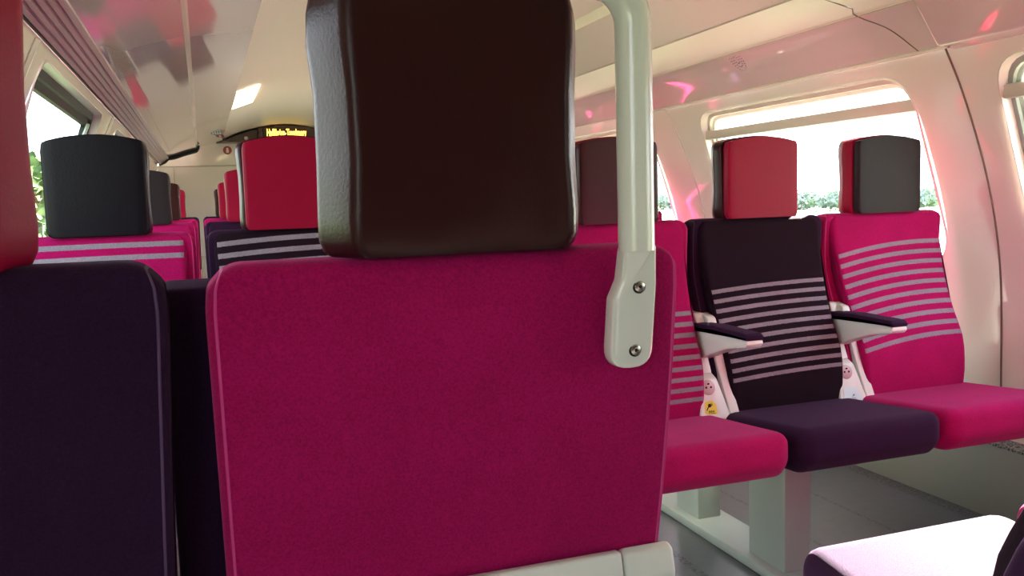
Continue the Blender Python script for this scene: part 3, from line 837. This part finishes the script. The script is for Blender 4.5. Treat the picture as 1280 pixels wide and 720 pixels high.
# ------------------------------------------------------------------ outside
bm = bmesh.new(); bmesh.ops.create_grid(bm, x_segments=8, y_segments=8, size=250, matrix=Matrix.Translation((0, 60, -2.9)))
struct(obj('ground', bm, m_grass))
def tree(x, y, h, w, mat, label, group, seed):
    t = thing('tree', label, 'tree', (x, y, -2.9), seed, group)
    bm = bmesh.new(); tube(bm, [(0, 0, 0), (.1, 0, h*.25), (0, .1, h*.5)], .2, 8, radii=[.035*h, .025*h, .015*h]); obj('trunk', bm, m_bark, t)
    bm = bmesh.new(); rnd = random.Random(seed)
    # leaf clumps scattered through the crown
    for k in range(620):
        a_ = rnd.uniform(0, 2*PI); u = rnd.uniform(-1, 1); rr = rnd.uniform(.55, 1)**.5
        s_ = math.sqrt(1-u*u); p = Vector((s_*math.cos(a_)*w*rr, s_*math.sin(a_)*w*rr, h*.58+u*h*.42*rr))
        p += Vector((noise.noise(p*.5), noise.noise(p*.5+Vector((5, 5, 5))), noise.noise(p*.4+Vector((9, 1, 1)))))*w*.25
        sz = rnd.uniform(.10, .24)*w*.55; q = Vector((rnd.gauss(0, 1), rnd.gauss(0, 1), rnd.gauss(0, 1))).normalized().to_track_quat('Z', 'Y')
        vs = [bm.verts.new(p+q@Vector((sz*math.cos(2*PI*i/5), sz*.8*math.sin(2*PI*i/5), (sz*.3 if i % 2 else -sz*.3)))) for i in range(5)]
        bm.faces.new(vs)
    obj('foliage', bm, mat, t, False)
sd = 1
LT = [(-6.5, 34, 5.2, 3.2), (-7.5, 42, 6.4, 3.6), (-7, 27, 4.4, 2.6), (-8.5, 52, 7.4, 4.4), (-6.2, 20, 3.9, 2.4), (-7.5, 64, 7, 4.2), (-16, 46, 9.5, 4)]
names = ['bushy green tree seen low through the left window', 'taller green tree behind the bushy one through the left window', 'small leafy tree outside the left window', 'big leafy tree far along outside the left window', 'low green bush-like tree close outside the left window', 'distant tree along the line outside the left window', 'pale tall tree further back outside the left window']
for (x, y, h, w), nme in zip(LT, names):
    tree(x, y, h, w, m_leaf, nme, 'trees outside the left windows', sd); sd += 1
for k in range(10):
    tree(120+6*math.sin(k*2.1), 80+k*21, 3.7+.4*math.sin(k*1.3), 6.0, m_leaf_haze, 'pale distant tree on the horizon through the right window', 'distant trees on the horizon', sd); sd += 1

# ------------------------------------------------------------------ light
w = bpy.data.worlds.new('sky'); bpy.context.scene.world = w; w.use_nodes = True; nt = w.node_tree
bg = nt.nodes['Background']; tc = nt.nodes.new('ShaderNodeTexCoord'); sx = nt.nodes.new('ShaderNodeSeparateXYZ')
cr = nt.nodes.new('ShaderNodeValToRGB'); e = cr.color_ramp.elements
e[0].position = 0; e[0].color = (.95, .97, 1, 1); e[1].position = .7; e[1].color = (.62, .76, 1, 1)
nt.links.new(tc.outputs['Generated'], sx.inputs[0]); nt.links.new(sx.outputs['Z'], cr.inputs[0]); nt.links.new(cr.outputs[0], bg.inputs['Color'])
bg.inputs['Strength'].default_value = 6.0
ld = bpy.data.lights.new('sun', 'SUN'); ld.energy = 150; ld.angle = math.radians(.6); ld.color = (1, .93, .82)
lo = bpy.data.objects.new('sun', ld); C.objects.link(lo)
sun_dir = Vector((1, .42, .52)).normalized()       # towards the sun
lo.rotation_euler = (-sun_dir).to_track_quat('-Z', 'Y').to_euler()

# ------------------------------------------------------------------ camera
Rm = ((0.943, -0.331, -0.031), (-0.062, -0.083, -0.995), (0.326, 0.94, -0.099))
import math as _m
f = 1100.0; vp = Vector((253-640, 263-360, f)); a_ = vp.normalized()
b_ = Vector((253+1000-640, 263-31-360, f))
up = a_.cross(b_).normalized()
if up.y > 0: up = -up
xw = a_.cross(up).normalized()
if xw.x < 0: xw = -xw
# rows: camera axes in world coordinates
cx = Vector((xw.x, a_.x, up.x)); cy = Vector((xw.y, a_.y, up.y)); cz = Vector((xw.z, a_.z, up.z))
M4 = Matrix((( cx.x, -cy.x, -cz.x, 0), (cx.y, -cy.y, -cz.y, 0), (cx.z, -cy.z, -cz.z, 1.0), (0, 0, 0, 1)))
cd = bpy.data.cameras.new('camera'); cd.sensor_width = 36; cd.lens = f/1280*36; cd.clip_start = .02; cd.clip_end = 600
co = bpy.data.objects.new('camera', cd); C.objects.link(co); co.matrix_world = M4
sc = bpy.context.scene; sc.camera = co
sc.view_settings.view_transform = 'Standard'; sc.view_settings.look = 'None'; sc.view_settings.gamma = 1
sc.view_settings.use_curve_mapping = False; sc.view_settings.exposure = 0
try:
    sc.cycles.use_denoising = True; sc.cycles.max_bounces = 10; sc.cycles.diffuse_bounces = 6; sc.cycles.glossy_bounces = 5
    sc.cycles.transparent_max_bounces = 12; sc.cycles.sample_clamp_indirect = 8
except Exception: pass
